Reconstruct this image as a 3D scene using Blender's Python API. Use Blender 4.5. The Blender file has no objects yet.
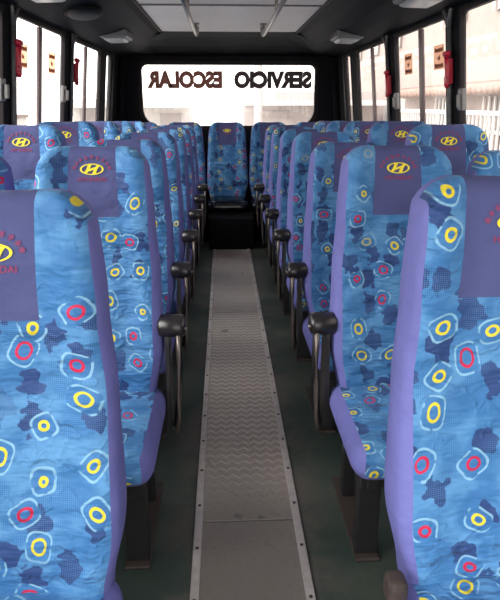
import bpy, bmesh, math, random
from mathutils import Vector, Matrix
random.seed(7)
scene = bpy.context.scene
C = scene.collection
PI = math.pi

# ------------------------------------------------------------------ materials
def new_mat(name):
    m = bpy.data.materials.new(name); m.use_nodes = True
    nt = m.node_tree; nt.nodes.clear()
    out = nt.nodes.new('ShaderNodeOutputMaterial')
    b = nt.nodes.new('ShaderNodeBsdfPrincipled')
    nt.links.new(b.outputs[0], out.inputs[0])
    return m, nt, b

class NG:
    """small node helper"""
    def __init__(s, nt): s.nt = nt
    def put(s, sock, v):
        if hasattr(v, 'links') or isinstance(v, bpy.types.NodeSocket): s.nt.links.new(v, sock)
        else: sock.default_value = v
    def m(s, op, a, b=None, c=None, clamp=False):
        n = s.nt.nodes.new('ShaderNodeMath'); n.operation = op; n.use_clamp = clamp
        s.put(n.inputs[0], a)
        if b is not None: s.put(n.inputs[1], b)
        if c is not None: s.put(n.inputs[2], c)
        return n.outputs[0]
    def v(s, op, a, b=None, sc=None):
        n = s.nt.nodes.new('ShaderNodeVectorMath'); n.operation = op
        s.put(n.inputs[0], a)
        if b is not None: s.put(n.inputs[1], b)
        if sc is not None: s.put(n.inputs['Scale'], sc)
        return n.outputs[1] if op in ('LENGTH', 'DISTANCE', 'DOT_PRODUCT') else n.outputs[0]
    def sep(s, a):
        n = s.nt.nodes.new('ShaderNodeSeparateXYZ'); s.put(n.inputs[0], a); return n.outputs
    def comb(s, x, y, z=0.0):
        n = s.nt.nodes.new('ShaderNodeCombineXYZ')
        s.put(n.inputs[0], x); s.put(n.inputs[1], y); s.put(n.inputs[2], z); return n.outputs[0]
    def ss(s, x, lo, hi, a=0.0, b=1.0):
        n = s.nt.nodes.new('ShaderNodeMapRange'); n.interpolation_type = 'SMOOTHSTEP'
        s.put(n.inputs[0], x)
        for i, q in enumerate((lo, hi, a, b)): s.put(n.inputs[i + 1], q)
        return n.outputs[0]
    def noise(s, vec, scale, detail=2.0, rough=0.5):
        n = s.nt.nodes.new('ShaderNodeTexNoise')
        if vec is not None: s.put(n.inputs['Vector'], vec)
        n.inputs['Scale'].default_value = scale; n.inputs['Detail'].default_value = detail
        n.inputs['Roughness'].default_value = rough
        return n.outputs['Fac'], n.outputs['Color']
    def voro(s, vec, scale, rnd=1.0):
        n = s.nt.nodes.new('ShaderNodeTexVoronoi'); n.voronoi_dimensions = '2D'
        s.put(n.inputs['Vector'], vec); n.inputs['Scale'].default_value = scale
        n.inputs['Randomness'].default_value = rnd
        return n.outputs['Distance'], n.outputs['Color'], n.outputs['Position']
    def mix(s, f, a, b):
        n = s.nt.nodes.new('ShaderNodeMix'); n.data_type = 'RGBA'
        s.put(n.inputs[0], f)
        s.put(n.inputs[6], a if not isinstance(a, tuple) else (*a, 1.0))
        s.put(n.inputs[7], b if not isinstance(b, tuple) else (*b, 1.0))
        return n.outputs[2]
    def bump(s, h, strength=0.3, dist=0.01, prev=None):
        n = s.nt.nodes.new('ShaderNodeBump'); s.put(n.inputs['Height'], h)
        n.inputs['Strength'].default_value = strength; n.inputs['Distance'].default_value = dist
        if prev is not None: s.nt.links.new(prev, n.inputs['Normal'])
        return n.outputs[0]
    def coord(s, which='Object'):
        return s.nt.nodes.new('ShaderNodeTexCoord').outputs[which]
    def rand(s):
        return s.nt.nodes.new('ShaderNodeObjectInfo').outputs['Random']

def simple(name, col, rough=0.6, metal=0.0, var=0.12, nscale=18, bump=0.0, spec=0.5):
    m, nt, b = new_mat(name); g = NG(nt)
    f, _ = g.noise(g.coord('Object'), nscale, 3)
    lo = tuple(max(0, c * (1 - var)) for c in col); hi = tuple(min(1, c * (1 + var)) for c in col)
    nt.links.new(g.mix(f, lo, hi), b.inputs['Base Color'])
    b.inputs['Roughness'].default_value = rough; b.inputs['Metallic'].default_value = metal
    b.inputs['Specular IOR Level'].default_value = spec
    if bump: nt.links.new(g.bump(f, bump, 0.004), b.inputs['Normal'])
    return m

def fabric_print(name, base, light, navy, wrinkle=0.8):
    m, nt, b = new_mat(name); g = NG(nt)
    uv = g.coord('UV')
    r = g.rand()
    off = g.comb(g.m('MULTIPLY', r, 37.0), g.m('MULTIPLY', r, 91.0))
    p = g.v('ADD', uv, off)
    # gentle warp so that nothing is perfectly regular
    _, nc = g.noise(p, 14, 2)
    pw = g.v('ADD', p, g.v('SCALE', g.v('SUBTRACT', nc, (0.5, 0.5, 0.5)), sc=0.018))
    # base mottling
    f1, _ = g.noise(p, 11, 3)
    col = g.mix(g.ss(f1, 0.42, 0.62), base, light)
    # lace dots
    x, y, _z = g.sep(p)
    k = 2 * PI / 0.0085
    dots = g.m('MULTIPLY', g.m('SINE', g.m('MULTIPLY', g.m('ADD', x, y), k)), g.m('SINE', g.m('MULTIPLY', g.m('SUBTRACT', x, y), k)))
    dm = g.ss(dots, 0.05, 0.5)
    f2, _ = g.noise(p, 6.0, 1)
    dm = g.m('MULTIPLY', dm, g.ss(f2, 0.44, 0.56, 0.05, 0.4))
    # navy blotches
    _, nc2 = g.noise(p, 26, 2)
    pb = g.v('ADD', p, g.v('SCALE', g.v('SUBTRACT', nc2, (0.5, 0.5, 0.5)), sc=0.075))
    pb = g.v('MULTIPLY', pb, (1.15, 0.8, 1.0))
    d2, c2, _ = g.voro(pb, 13.5, 0.9)
    b1 = g.m('MULTIPLY', g.ss(d2, 0.36, 0.40, 1.0, 0.0), g.ss(g.sep(c2)[0], 0.50, 0.52, 1.0, 0.0))
    col = g.mix(b1, col, navy)
    col = g.mix(dm, col, (light[0] * 1.5, light[1] * 1.3, light[2] * 1.2))
    # rings
    K = 9.6
    d, c, pos = g.voro(p, K, 0.72)
    r1, r2, r3 = g.sep(c)[0:3]
    v = g.v('SCALE', g.v('SUBTRACT', pw, pos), sc=K)
    vx, vy, _ = g.sep(v)
    ang = g.m('MULTIPLY', r3, 6.28)
    ca, sa = g.m('COSINE', ang), g.m('SINE', ang)
    rx = g.m('SUBTRACT', g.m('MULTIPLY', vx, ca), g.m('MULTIPLY', vy, sa))
    ry = g.m('ADD', g.m('MULTIPLY', vx, sa), g.m('MULTIPLY', vy, ca))
    ex = g.m('MULTIPLY', rx, g.m('ADD', 0.95, g.m('MULTIPLY', r2, 0.5)))
    L = g.v('LENGTH', g.comb(ex, ry))
    R = g.m('ADD', 0.07, g.m('MULTIPLY', r2, 0.12))
    ring = g.ss(g.m('ABSOLUTE', g.m('SUBTRACT', L, R)), 0.026, 0.044, 1.0, 0.0)
    p4 = lambda q: g.m('POWER', g.m('ABSOLUTE', q), 3.4)
    M = g.m('POWER', g.m('ADD', p4(ex), p4(ry)), 1 / 3.4)
    gap, _ = g.noise(p, 30, 1)
    gapm = g.ss(gap, 0.40, 0.46)
    o1 = g.m('MULTIPLY', g.ss(g.m('ABSOLUTE', g.m('SUBTRACT', M, g.m('ADD', R, 0.165))), 0.016, 0.034, 1.0, 0.0), gapm)
    inside = g.ss(M, g.m('ADD', R, 0.16), g.m('ADD', R, 0.18), 1.0, 0.0)
    has = g.ss(r1, 0.76, 0.78, 1.0, 0.0)
    col = g.mix(g.m('MULTIPLY', g.m('MULTIPLY', inside, has), 0.75), col, tuple(q * 1.05 for q in base))
    col = g.mix(g.m('MULTIPLY', g.m('MULTIPLY', o1, has), 0.7), col, (0.30, 0.56, 0.72))
    red = g.ss(r1, 0.38, 0.39, 1.0, 0.0)
    rc = g.mix(red, (0.72, 0.60, 0.04), (0.55, 0.02, 0.07))
    col = g.mix(g.m('MULTIPLY', ring, has), col, rc)
    nt.links.new(col, b.inputs['Base Color'])
    b.inputs['Roughness'].default_value = 0.62
    b.inputs['Specular IOR Level'].default_value = 0.25
    b.inputs['Sheen Weight'].default_value = 0.05
    # wrinkles
    w1, _ = g.noise(g.v('MULTIPLY', p, (0.6, 1.6, 1)), 9, 3, 0.55)
    fold, _ = g.noise(g.v('ADD', g.v('MULTIPLY', p, (0.7, 2.2, 1)), g.v('SCALE', nc, sc=0.25)), 4.5, 2, 0.5)
    ridge = g.m('SUBTRACT', 1.0, g.ss(g.m('ABSOLUTE', g.m('SUBTRACT', fold, 0.5)), 0.0, 0.035))
    n1 = g.bump(ridge, 0.28, 0.012, g.bump(w1, wrinkle, 0.05))
    nt.links.new(g.bump(dots, 0.12, 0.001, n1), b.inputs['Normal'])
    return m

def cloth(name, col, rough=0.75, wr=0.35, var=0.25):
    m, nt, b = new_mat(name); g = NG(nt)
    co = g.coord('Object')
    f, _ = g.noise(co, 6, 3)
    nt.links.new(g.mix(f, tuple(c * (1 - var) for c in col), tuple(min(1, c * (1 + var)) for c in col)), b.inputs['Base Color'])
    b.inputs['Roughness'].default_value = rough
    w1, _ = g.noise(g.v('MULTIPLY', co, (1.2, 1.0, 1.7)), 9, 3)
    nt.links.new(g.bump(w1, wr, 0.03), b.inputs['Normal'])
    return m

M = {}
M['print'] = fabric_print('printed_seat_fabric', (0.042, 0.165, 0.385), (0.092, 0.265, 0.51), (0.025, 0.058, 0.185))
M['panel'] = cloth('purple_panel_cloth', (0.064, 0.075, 0.205), 0.8, 0.45, 0.2)
M['side'] = cloth('violet_side_cloth', (0.130, 0.135, 0.385), 0.75, 0.4, 0.2)
M['yellow'] = simple('yellow_emblem_print', (0.85, 0.70, 0.03), 0.6)
M['redprint'] = simple('red_lettering_print', (0.27, 0.03, 0.10), 0.7)
M['redworn'] = simple('worn_red_print', (0.20, 0.04, 0.12), 0.75)
M['black'] = simple('black_painted_steel', (0.012, 0.011, 0.012), 0.38, 0.0, 0.3, 30)
M['blackplastic'] = simple('black_moulded_plastic', (0.018, 0.015, 0.016), 0.3, 0.0, 0.3, 40)
M['bare'] = simple('worn_bare_steel', (0.20, 0.17, 0.15), 0.38, 0.8, 0.3, 40)
M['rust'] = simple('rusty_foot_steel', (0.045, 0.032, 0.027), 0.7, 0.2, 0.5, 30, 0.3)
M['vinyl'] = simple('dark_cove_vinyl', (0.0065, 0.008, 0.0105), 0.6, 0.0, 0.2, 5, 0, 0.07)
M['wall'] = simple('dark_wall_lining', (0.010, 0.011, 0.013), 0.7, 0.0, 0.25, 5, 0, 0.08)
M['frame'] = simple('window_rubber_and_frame', (0.012, 0.008, 0.009), 0.6, 0.0, 0.3, 10, 0, 0.2)
M['mull'] = simple('brown_anodised_mullion', (0.060, 0.028, 0.030), 0.4, 0.1, 0.2, 10)
M['greytrim'] = simple('grey_pillar_tube', (0.10, 0.10, 0.10), 0.4, 0.1, 0.2, 10)
M['latch'] = simple('grey_latch_metal', (0.17, 0.165, 0.16), 0.4, 0.3, 0.2, 20)
M['hammer'] = simple('red_hammer_plastic', (0.45, 0.012, 0.035), 0.35, 0.0, 0.2, 20)
M['chrome'] = simple('grab_rail_metal', (0.33, 0.31, 0.29), 0.3, 0.7, 0.15, 20)
M['lampglass'] = simple('grey_lamp_diffuser', (0.50, 0.51, 0.50), 0.3, 0.0, 0.2, 30)
M['lampframe'] = simple('grey_lamp_housing', (0.13, 0.135, 0.14), 0.4, 0.0, 0.2, 30)
M['grille'] = simple('black_speaker_grille', (0.006, 0.006, 0.007), 0.6, 0.0, 0.3, 60, 0.3)
M['bench'] = simple('black_bench_lining', (0.004, 0.004, 0.005), 0.8, 0.0, 0.3, 8, 0, 0.1)
M['darkseat'] = simple('dark_plastic_seat_wrap', (0.008, 0.010, 0.018), 0.22, 0.0, 0.5, 14, 0.6)
M['letter'] = simple('dark_vinyl_letters', (0.030, 0.010, 0.014), 0.5, 0.0, 0.9, 25)
M['letter2'] = simple('faded_brown_vinyl_letters', (0.26, 0.075, 0.045), 0.5, 0.0, 0.98, 55)
M['sticker'] = simple('peach_sticker_paper', (0.62, 0.30, 0.17), 0.6, 0.0, 0.1, 10)
M['stickertext'] = simple('brown_sticker_bars', (0.20, 0.06, 0.03), 0.6, 0.0, 0.5, 60)
M['strip'] = simple('aluminium_edge_strip', (0.55, 0.49, 0.45), 0.40, 0.5, 0.3, 30)

def backlit(name, col):
    m = bpy.data.materials.new(name); m.use_nodes = True
    nt = m.node_tree; nt.nodes.clear(); g = NG(nt)
    out = nt.nodes.new('ShaderNodeOutputMaterial'); a = nt.nodes.new('ShaderNodeBsdfDiffuse'); b = nt.nodes.new('ShaderNodeBsdfTranslucent')
    f, _ = g.noise(g.coord(), 60, 2)
    c = g.mix(f, tuple(q * 0.8 for q in col), col)
    nt.links.new(c, a.inputs[0]); nt.links.new(c, b.inputs[0])
    mx = nt.nodes.new('ShaderNodeMixShader'); mx.inputs[0].default_value = 0.75
    nt.links.new(a.outputs[0], mx.inputs[1]); nt.links.new(b.outputs[0], mx.inputs[2]); nt.links.new(mx.outputs[0], out.inputs[0])
    return m
M['sticker'] = backlit('peach_sticker_paper', (0.98, 0.74, 0.60)); M['stickertext'] = backlit('brown_sticker_bars', (0.55, 0.32, 0.24))
def mat_ceiling():
    m, nt, b = new_mat('grey_ceiling_lining'); g = NG(nt); co = g.coord()
    f, _ = g.noise(co, 2.2, 4); f2, _ = g.noise(co, 40, 2)
    c = g.mix(f, (0.76, 0.73, 0.69), (0.90, 0.87, 0.83))
    c = g.mix(g.ss(f2, 0.5, 0.8, 0, 0.25), c, (0.4, 0.38, 0.36))
    nt.links.new(c, b.inputs['Base Color']); b.inputs['Roughness'].default_value = 0.5
    return m
M['ceiling'] = mat_ceiling()

def mat_floor():
    m, nt, b = new_mat('worn_green_rubber_floor'); g = NG(nt); co = g.coord()
    f, _ = g.noise(co, 3.0, 5, 0.6); f2, _ = g.noise(co, 55, 2)
    c = g.mix(g.ss(f, 0.35, 0.7), (0.022, 0.040, 0.030), (0.060, 0.066, 0.052))
    c = g.mix(g.ss(f2, 0.55, 0.75, 0, 0.4), c, (0.018, 0.02, 0.018))
    # dirt beside the plates
    x, y, z = g.sep(co)
    dist = g.m('ABSOLUTE', g.m('SUBTRACT', g.m('ABSOLUTE', x), 0.19))
    c = g.mix(g.m('MULTIPLY', g.ss(dist, 0.0, 0.12, 1.0, 0.0), g.ss(f, 0.4, 0.6)), c, (0.085, 0.072, 0.060))
    nt.links.new(c, b.inputs['Base Color']); b.inputs['Roughness'].default_value = 0.62
    nt.links.new(g.bump(f2, 0.25, 0.002), b.inputs['Normal'])
    return m
M['floor'] = mat_floor()

def mat_plate():
    m, nt, b = new_mat('worn_tread_plate'); g = NG(nt); co = g.coord()
    x, y, z = g.sep(co)
    f, _ = g.noise(co, 4.0, 5, 0.6); f2, _ = g.noise(co, 70, 3)
    c = g.mix(f, (0.50, 0.42, 0.36), (0.76, 0.66, 0.58))
    c = g.mix(g.ss(f2, 0.52, 0.8, 0, 0.5), c, (0.17, 0.14, 0.12))
    stain, _ = g.noise(co, 9, 2)
    c = g.mix(g.ss(stain, 0.68, 0.76, 0, 0.7), c, (0.03, 0.025, 0.022))
    # herring-bone tread, worn flat near the front of the bus
    k = 2 * PI / 0.046
    tri = g.m('PINGPONG', x, 0.0235)
    h = g.m('SINE', g.m('MULTIPLY', g.m('ADD', y, g.m('MULTIPLY', tri, 0.9)), k))
    rib = g.ss(h, 0.1, 0.7)
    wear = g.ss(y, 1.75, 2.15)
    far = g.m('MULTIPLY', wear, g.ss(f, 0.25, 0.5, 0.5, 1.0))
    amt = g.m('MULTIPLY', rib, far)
    c = g.mix(g.ss(y, 1.5, 2.5, 0.85, 0.0), c, (0.15, 0.128, 0.11))  # front end darkened in the colour: dirt plus a painted falloff of the sheen
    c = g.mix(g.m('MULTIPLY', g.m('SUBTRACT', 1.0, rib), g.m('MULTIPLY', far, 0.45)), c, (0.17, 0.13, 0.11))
    nt.links.new(c, b.inputs['Base Color'])
    b.inputs['Metallic'].default_value = 0.35
    nt.links.new(g.ss(f, 0.3, 0.7, 0.36, 0.52), b.inputs['Roughness'])
    n1 = g.bump(f2, 0.12, 0.002)
    nt.links.new(g.bump(amt, 0.6, 0.004, n1), b.inputs['Normal'])
    return m
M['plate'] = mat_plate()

def mat_glass(name, tint, haze=0.06):
    m = bpy.data.materials.new(name); m.use_nodes = True
    nt = m.node_tree; nt.nodes.clear(); g = NG(nt)
    out = nt.nodes.new('ShaderNodeOutputMaterial')
    tr = nt.nodes.new('ShaderNodeBsdfTransparent'); tr.inputs[0].default_value = (*tint, 1)
    gl = nt.nodes.new('ShaderNodeBsdfGlossy'); gl.inputs['Roughness'].default_value = 0.03
    di = nt.nodes.new('ShaderNodeBsdfTranslucent'); di.inputs[0].default_value = (0.8, 0.78, 0.75, 1)
    f, _ = g.noise(g.coord(), 5, 4)
    mx = nt.nodes.new('ShaderNodeMixShader'); mx2 = nt.nodes.new('ShaderNodeMixShader')
    nt.links.new(g.ss(f, 0.35, 0.75, haze * 0.5, haze * 1.6), mx.inputs[0])
    nt.links.new(tr.outputs[0], mx.inputs[1]); nt.links.new(di.outputs[0], mx.inputs[2])
    mx2.inputs[0].default_value = 0.05
    nt.links.new(mx.outputs[0], mx2.inputs[1]); nt.links.new(gl.outputs[0], mx2.inputs[2])
    nt.links.new(mx2.outputs[0], out.inputs[0])
    return m
M['glass'] = mat_glass('dusty_window_glass', (0.95, 0.93, 0.91))

# ------------------------------------------------------------------ objects
def mesh_obj(name, verts, faces, mat, parent=None, smooth=False, uvs=None, loc=None):
    me = bpy.data.meshes.new(name)
    me.from_pydata([tuple(v) for v in verts], [], faces)
    if uvs is not None:
        lay = me.uv_layers.new(name='UVMap')
        for lp in me.loops: lay.data[lp.index].uv = uvs[lp.vertex_index]
    bm = bmesh.new(); bm.from_mesh(me)
    loose = [v for v in bm.verts if not v.link_faces]
    if loose: bmesh.ops.delete(bm, geom=loose, context='VERTS')
    bmesh.ops.recalc_face_normals(bm, faces=bm.faces); bm.to_mesh(me); bm.free()
    if smooth:
        for p in me.polygons: p.use_smooth = True
    me.materials.append(mat)
    o = bpy.data.objects.new(name, me); C.objects.link(o)
    if parent is not None: o.parent = parent
    if loc is not None: o.location = loc
    return o

def bm_obj(name, bm, mat, parent=None, smooth=False, loc=None):
    bmesh.ops.recalc_face_normals(bm, faces=bm.faces)
    me = bpy.data.meshes.new(name); bm.to_mesh(me); bm.free()
    if smooth:
        for p in me.polygons: p.use_smooth = True
    me.materials.append(mat)
    o = bpy.data.objects.new(name, me); C.objects.link(o)
    if parent is not None: o.parent = parent
    if loc is not None: o.location = loc
    return o

def add_box(bm, x0, x1, y0, y1, z0, z1, bevel=0.0, rot=None, piv=None, seg=2):
    r = bmesh.ops.create_cube(bm, size=1.0)
    vs = r['verts']
    for v in vs:
        v.co = Vector(((x0 + x1) / 2 + v.co.x * (x1 - x0), (y0 + y1) / 2 + v.co.y * (y1 - y0), (z0 + z1) / 2 + v.co.z * (z1 - z0)))
    if bevel > 0:
        es = list({e for v in vs for e in v.link_edges})
        rb = bmesh.ops.bevel(bm, geom=es, offset=bevel, segments=seg, affect='EDGES', profile=0.5)
        vs = list({v for f in rb['faces'] for v in f.verts} | {v for v in vs if v.is_valid})
    if rot is not None:
        bmesh.ops.rotate(bm, cent=piv, matrix=rot, verts=[v for v in vs if v.is_valid])
    return vs

def add_tube(bm, pts, r, n=10, cap=True):
    pts = [Vector(p) for p in pts]; rings = []
    rr = r if isinstance(r, (list, tuple)) else [r] * len(pts)
    for i, p in enumerate(pts):
        t = (pts[min(i + 1, len(pts) - 1)] - pts[max(i - 1, 0)]).normalized()
        a = t.cross(Vector((0, 0, 1)))
        if a.length < 1e-3: a = t.cross(Vector((1, 0, 0)))
        a.normalize(); b = t.cross(a)
        rings.append([bm.verts.new(p + (a * math.cos(2 * PI * k / n) + b * math.sin(2 * PI * k / n)) * rr[i]) for k in range(n)])
    for i in range(len(rings) - 1):
        for k in range(n):
            bm.faces.new((rings[i][k], rings[i][(k + 1) % n], rings[i + 1][(k + 1) % n], rings[i + 1][k]))
    if cap:
        bm.faces.new(rings[0]); bm.faces.new(rings[-1])

def empty(name, loc, label, cat, group=None):
    o = bpy.data.objects.new(name, None); C.objects.link(o); o.location = loc
    o.empty_display_size = 0.1
    o['label'] = label; o['category'] = cat
    if group: o['group'] = group
    return o

def tag(o, label, cat, group=None):
    o['label'] = label; o['category'] = cat
    if group: o['group'] = group
    return o

def struct(o):
    o['kind'] = 'structure'; return o

KIDS = {}
def copy_tree(o, parent=None):
    c = o.copy(); C.objects.link(c)
    if parent is not None: c.parent = parent
    for ch in list(o.children): copy_tree(ch, c)
    return c

# ------------------------------------------------------------------ bus shell
Y0, Y1 = -0.75, 6.95            # front opening and rear wall
def xw(z): return 1.25 - 0.10 * (max(z, 0.85) - 1.6)
SILL, HEAD = 0.88, 1.90
WIN = [(-0.29, 0.75), (0.99, 2.03), (2.27, 3.33), (3.54, 4.58), (4.83, 5.87), (6.15, 6.40)]

def side_wall(s, name):
    vs, fs = [], []
    TH = 0.028
    def slab(y0, y1, z0, z1):
        b = len(vs)
        for (y, z) in ((y0, z0), (y1, z0), (y1, z1), (y0, z1)):
            vs.append((s * xw(z), y, z))
        for (y, z) in ((y0, z0), (y1, z0), (y1, z1), (y0, z1)):
            vs.append((s * (xw(z) + TH), y, z))
        fs.extend([(b, b+1, b+2, b+3), (b+4, b+5, b+6, b+7), (b, b+1, b+5, b+4), (b+1, b+2, b+6, b+5), (b+2, b+3, b+7, b+6), (b+3, b, b+4, b+7)])
    slab(Y0, Y1, -0.02, 0.85)
    slab(Y0, Y1, 0.85, SILL)
    slab(Y0, Y1, HEAD, 1.96)
    ys = [Y0] + [q for w in WIN for q in w] + [Y1]
    for i in range(0, len(ys), 2): slab(ys[i], ys[i + 1], SILL, HEAD)
    return struct(mesh_obj(name, vs, fs, M['wall']))
side_wall(-1, 'wall_left'); side_wall(1, 'wall_right')

def rounded_rect(x0, x1, z0, z1, rt, rb, n=8):
    pts = []
    for (cx, cz, r, a0) in ((x1 - rb, z0 + rb, rb, -PI/2), (x1 - rt, z1 - rt, rt, 0), (x0 + rt, z1 - rt, rt, PI/2), (x0 + rb, z0 + rb, rb, PI)):
        for k in range(n + 1):
            a = a0 + PI/2 * k / n
            pts.append((cx + r * math.cos(a), cz + r * math.sin(a)))
    return pts

def ring_mesh(outer, inner, f_in, f_out):
    """frame between two loops with equal count; f_in/f_out map (a,b)->3d for the two depths"""
    n = len(outer); vs = []; fs = []
    for loop, f in ((outer, f_in), (inner, f_in), (inner, f_out), (outer, f_out)):
        vs += [f(a, b) for a, b in loop]
    for q in range(4):
        for k in range(n):
            a, b = q * n + k, q * n + (k + 1) % n
            c, d = ((q + 1) % 4) * n + (k + 1) % n, ((q + 1) % 4) * n + k
            fs.append((a, b, c, d))
    return vs, fs

wn = 0
def side_window(s, y0, y1):
    global wn; wn += 1
    root = bpy.data.objects.new('window_%d' % wn, None); C.objects.link(root); struct(root)
    fin = lambda y, z: (s * (xw(z) - 0.006), y, z)
    fout = lambda y, z: (s * (xw(z) + 0.020), y, z)
    out = rounded_rect(y0 - 0.012, y1 + 0.012, SILL - 0.012, HEAD + 0.012, 0.012, 0.012, 6)
    inn = rounded_rect(y0 + 0.006, y1 - 0.006, SILL + 0.012, HEAD - 0.008, 0.05, 0.05, 6)
    v, f = ring_mesh(out, inn, fin, fout)
    mesh_obj('window_frame', v, f, M['frame'], root)
    wide = y1 - y0 > 0.5
    cuts = [(y0 + 0.012, y1 - 0.012)]
    if wide:
        ym = (y0 + y1) / 2 - 0.045
        cuts = [(y0 + 0.012, ym + 0.01), (ym - 0.01, y1 - 0.012)]
        b = len(()); vs = []
        for (d) in (0.0, 0.018):
            for (y, z) in ((ym - 0.033, SILL + .015), (ym + 0.033, SILL + .015), (ym + 0.033, HEAD - .015), (ym - 0.033, HEAD - .015)):
                vs.append((s * (xw(z) + d), y, z))
        mesh_obj('mullion', vs, [(0,1,2,3),(4,5,6,7),(0,1,5,4),(1,2,6,5),(2,3,7,6),(3,0,4,7)], M['mull'], root)
    for i, (a, c) in enumerate(cuts):
        d = 0.006 + 0.006 * i
        vs = [(s * (xw(z) + d), y, z) for (y, z) in ((a, SILL + .01), (c, SILL + .01), (c, HEAD - .01), (a, HEAD - .01))]
        mesh_obj('pane', vs, [(0, 1, 2, 3)], M['glass'], root)
    return root
for s in (-1, 1):
    for a, b in WIN: side_window(s, a, b)

# rear wall with the big rounded rear window
RX0, RX1, RZ0, RZ1 = -1.0, 1.0, 1.165, 1.86
def rear_wall():
    n = 10
    inn = rounded_rect(RX0, RX1, RZ0, RZ1, 0.07, 0.20, n)
    # outer loop: each inner point pushed to the wall outline
    out = []
    cx, cz = 0.0, 1.5
    for i, (x, z) in enumerate(inn):
        q = i // (n + 1); k = i % (n + 1)
        cor = ((1, 0), (1, 1), (-1, 1), (-1, 0))[q]
        zc_ = (0.0, 1.95)[cor[1]]; xc_ = cor[0] * (xw(zc_) + 0.02)
        if k == n // 2: out.append((xc_, zc_))
        elif k < n // 2:
            t = k / (n / 2)
            a = {0: (inn[i][0], 0.0), 1: (xw(inn[i][1]) + 0.02, inn[i][1]), 2: (inn[i][0], 1.95), 3: (-xw(inn[i][1]) - 0.02, inn[i][1])}[q]
            out.append((a[0] + (xc_ - a[0]) * t * t, a[1] + (zc_ - a[1]) * t * t))
        else:
            t = (n - k) / (n / 2)
            a = {0: (xw(inn[i][1]) + 0.02, inn[i][1]), 1: (inn[i][0], 1.95), 2: (-xw(inn[i][1]) - 0.02, inn[i][1]), 3: (inn[i][0], 0.0)}[q]
            out.append((a[0] + (xc_ - a[0]) * t * t, a[1] + (zc_ - a[1]) * t * t))
    v, f = ring_mesh(out, inn, lambda a, b: (a, Y1, b), lambda a, b: (a, Y1 + 0.06, b))
    struct(mesh_obj('wall_back', v, f, M['wall']))
    global wn; wn += 1
    root = bpy.data.objects.new('window_%d' % wn, None); C.objects.link(root); struct(root)
    o2 = rounded_rect(RX0 - 0.03, RX1 + 0.03, RZ0 - 0.03, RZ1 + 0.03, 0.09, 0.22, n)
    i2 = rounded_rect(RX0 + 0.012, RX1 - 0.012, RZ0 + 0.012, RZ1 - 0.012, 0.065, 0.19, n)
    v, f = ring_mesh(o2, i2, lambda a, b: (a, Y1 - 0.012, b), lambda a, b: (a, Y1 + 0.05, b))
    mesh_obj('rubber_seal', v, f, M['frame'], root)
    loop = rounded_rect(RX0 + 0.004, RX1 - 0.004, RZ0 + 0.004, RZ1 - 0.004, 0.068, 0.195, n)
    mesh_obj('pane', [(a, Y1 + 0.03, b) for a, b in loop], [tuple(range(len(loop)))], M['glass'], root)
rear_wall()

# floor, ceiling, coves
bm = bmesh.new(); add_box(bm, -1.36, 1.36, Y0, Y1 + 0.05, -0.06, 0.0)
struct(bm_obj('floor', bm, M['floor']))
CE = 6.16
bm = bmesh.new(); add_box(bm, -0.69, 0.69, Y0, CE, 2.11, 2.15)
struct(bm_obj('ceiling', bm, M['ceiling']))

def prism_y(profile, y0, y1, name, mat, smooth=True, thick=0.03):
    vs, fs = [], []
    n = len(profile)
    for y in (y0, y1):
        vs += [(x, y, z) for x, z in profile]
        vs += [(x, y, z + thick) for x, z in profile]
    for k in range(n - 1):
        fs.append((k, k + 1, 2*n + k + 1, 2*n + k))
        fs.append((n + k, n + k + 1, 3*n + k + 1, 3*n + k))
        fs.append((k, k + 1, n + k + 1, n + k)); fs.append((2*n + k, 2*n + k + 1, 3*n + k + 1, 3*n + k))
    fs.append((0, n, 3*n, 2*n)); fs.append((n-1, 2*n-1, 4*n-1, 3*n-1))
    return mesh_obj(name, vs, fs, mat)
COVE = [(1.222, 1.925), (1.19, 1.935), (1.12, 1.948), (1.02, 1.965), (0.90, 1.995), (0.80, 2.035), (0.725, 2.075), (0.69, 2.108), (0.66, 2.112)]
def cove_z(x):
    x = abs(x)
    for (a, za), (b, zb) in zip(COVE, COVE[1:]):
        if b <= x <= a: return za + (zb - za) * (a - x) / (a - b)
    return 2.11
tn = 0
def trim(o):
    global tn; tn += 1
    o.name = 'trim_%d' % tn; o.data.name = o.name
    return struct(o)
for s in (-1, 1):
    trim(prism_y([(s * x, z) for x, z in COVE], Y0, Y1, 'trim', M['vinyl']))
    # black seam bead between ceiling and cove
    bm = bmesh.new(); add_tube(bm, [(s * 0.675, Y0, 2.108), (s * 0.675, CE, 2.108)], 0.014, 8)
    trim(bm_obj('trim', bm, M['frame'], smooth=True))
# rear dome: slopes from ceiling end down to rear wall head
vs, fs = [], []
dome = [(CE - 0.02, 2.118), (CE + 0.25, 2.085), (CE + 0.55, 2.02), (Y1 - 0.04, 1.955), (Y1 + 0.01, 1.93)]
xs = [-1.22 + 2.44 * i / 12 for i in range(13)]
for y, z in dome:
    for x in xs: vs.append((x, y, min(z, cove_z(x) + 0.002)))
for j in range(len(dome) - 1):
    for i in range(12): fs.append((j*13 + i, j*13 + i + 1, (j+1)*13 + i + 1, (j+1)*13 + i))
nv = len(vs)
vs += [(x, y, z + 0.04) for x, y, z in vs]
fs += [tuple(q + nv for q in f) for f in list(fs)]
trim(mesh_obj('trim', vs, fs, M['vinyl']))
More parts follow.
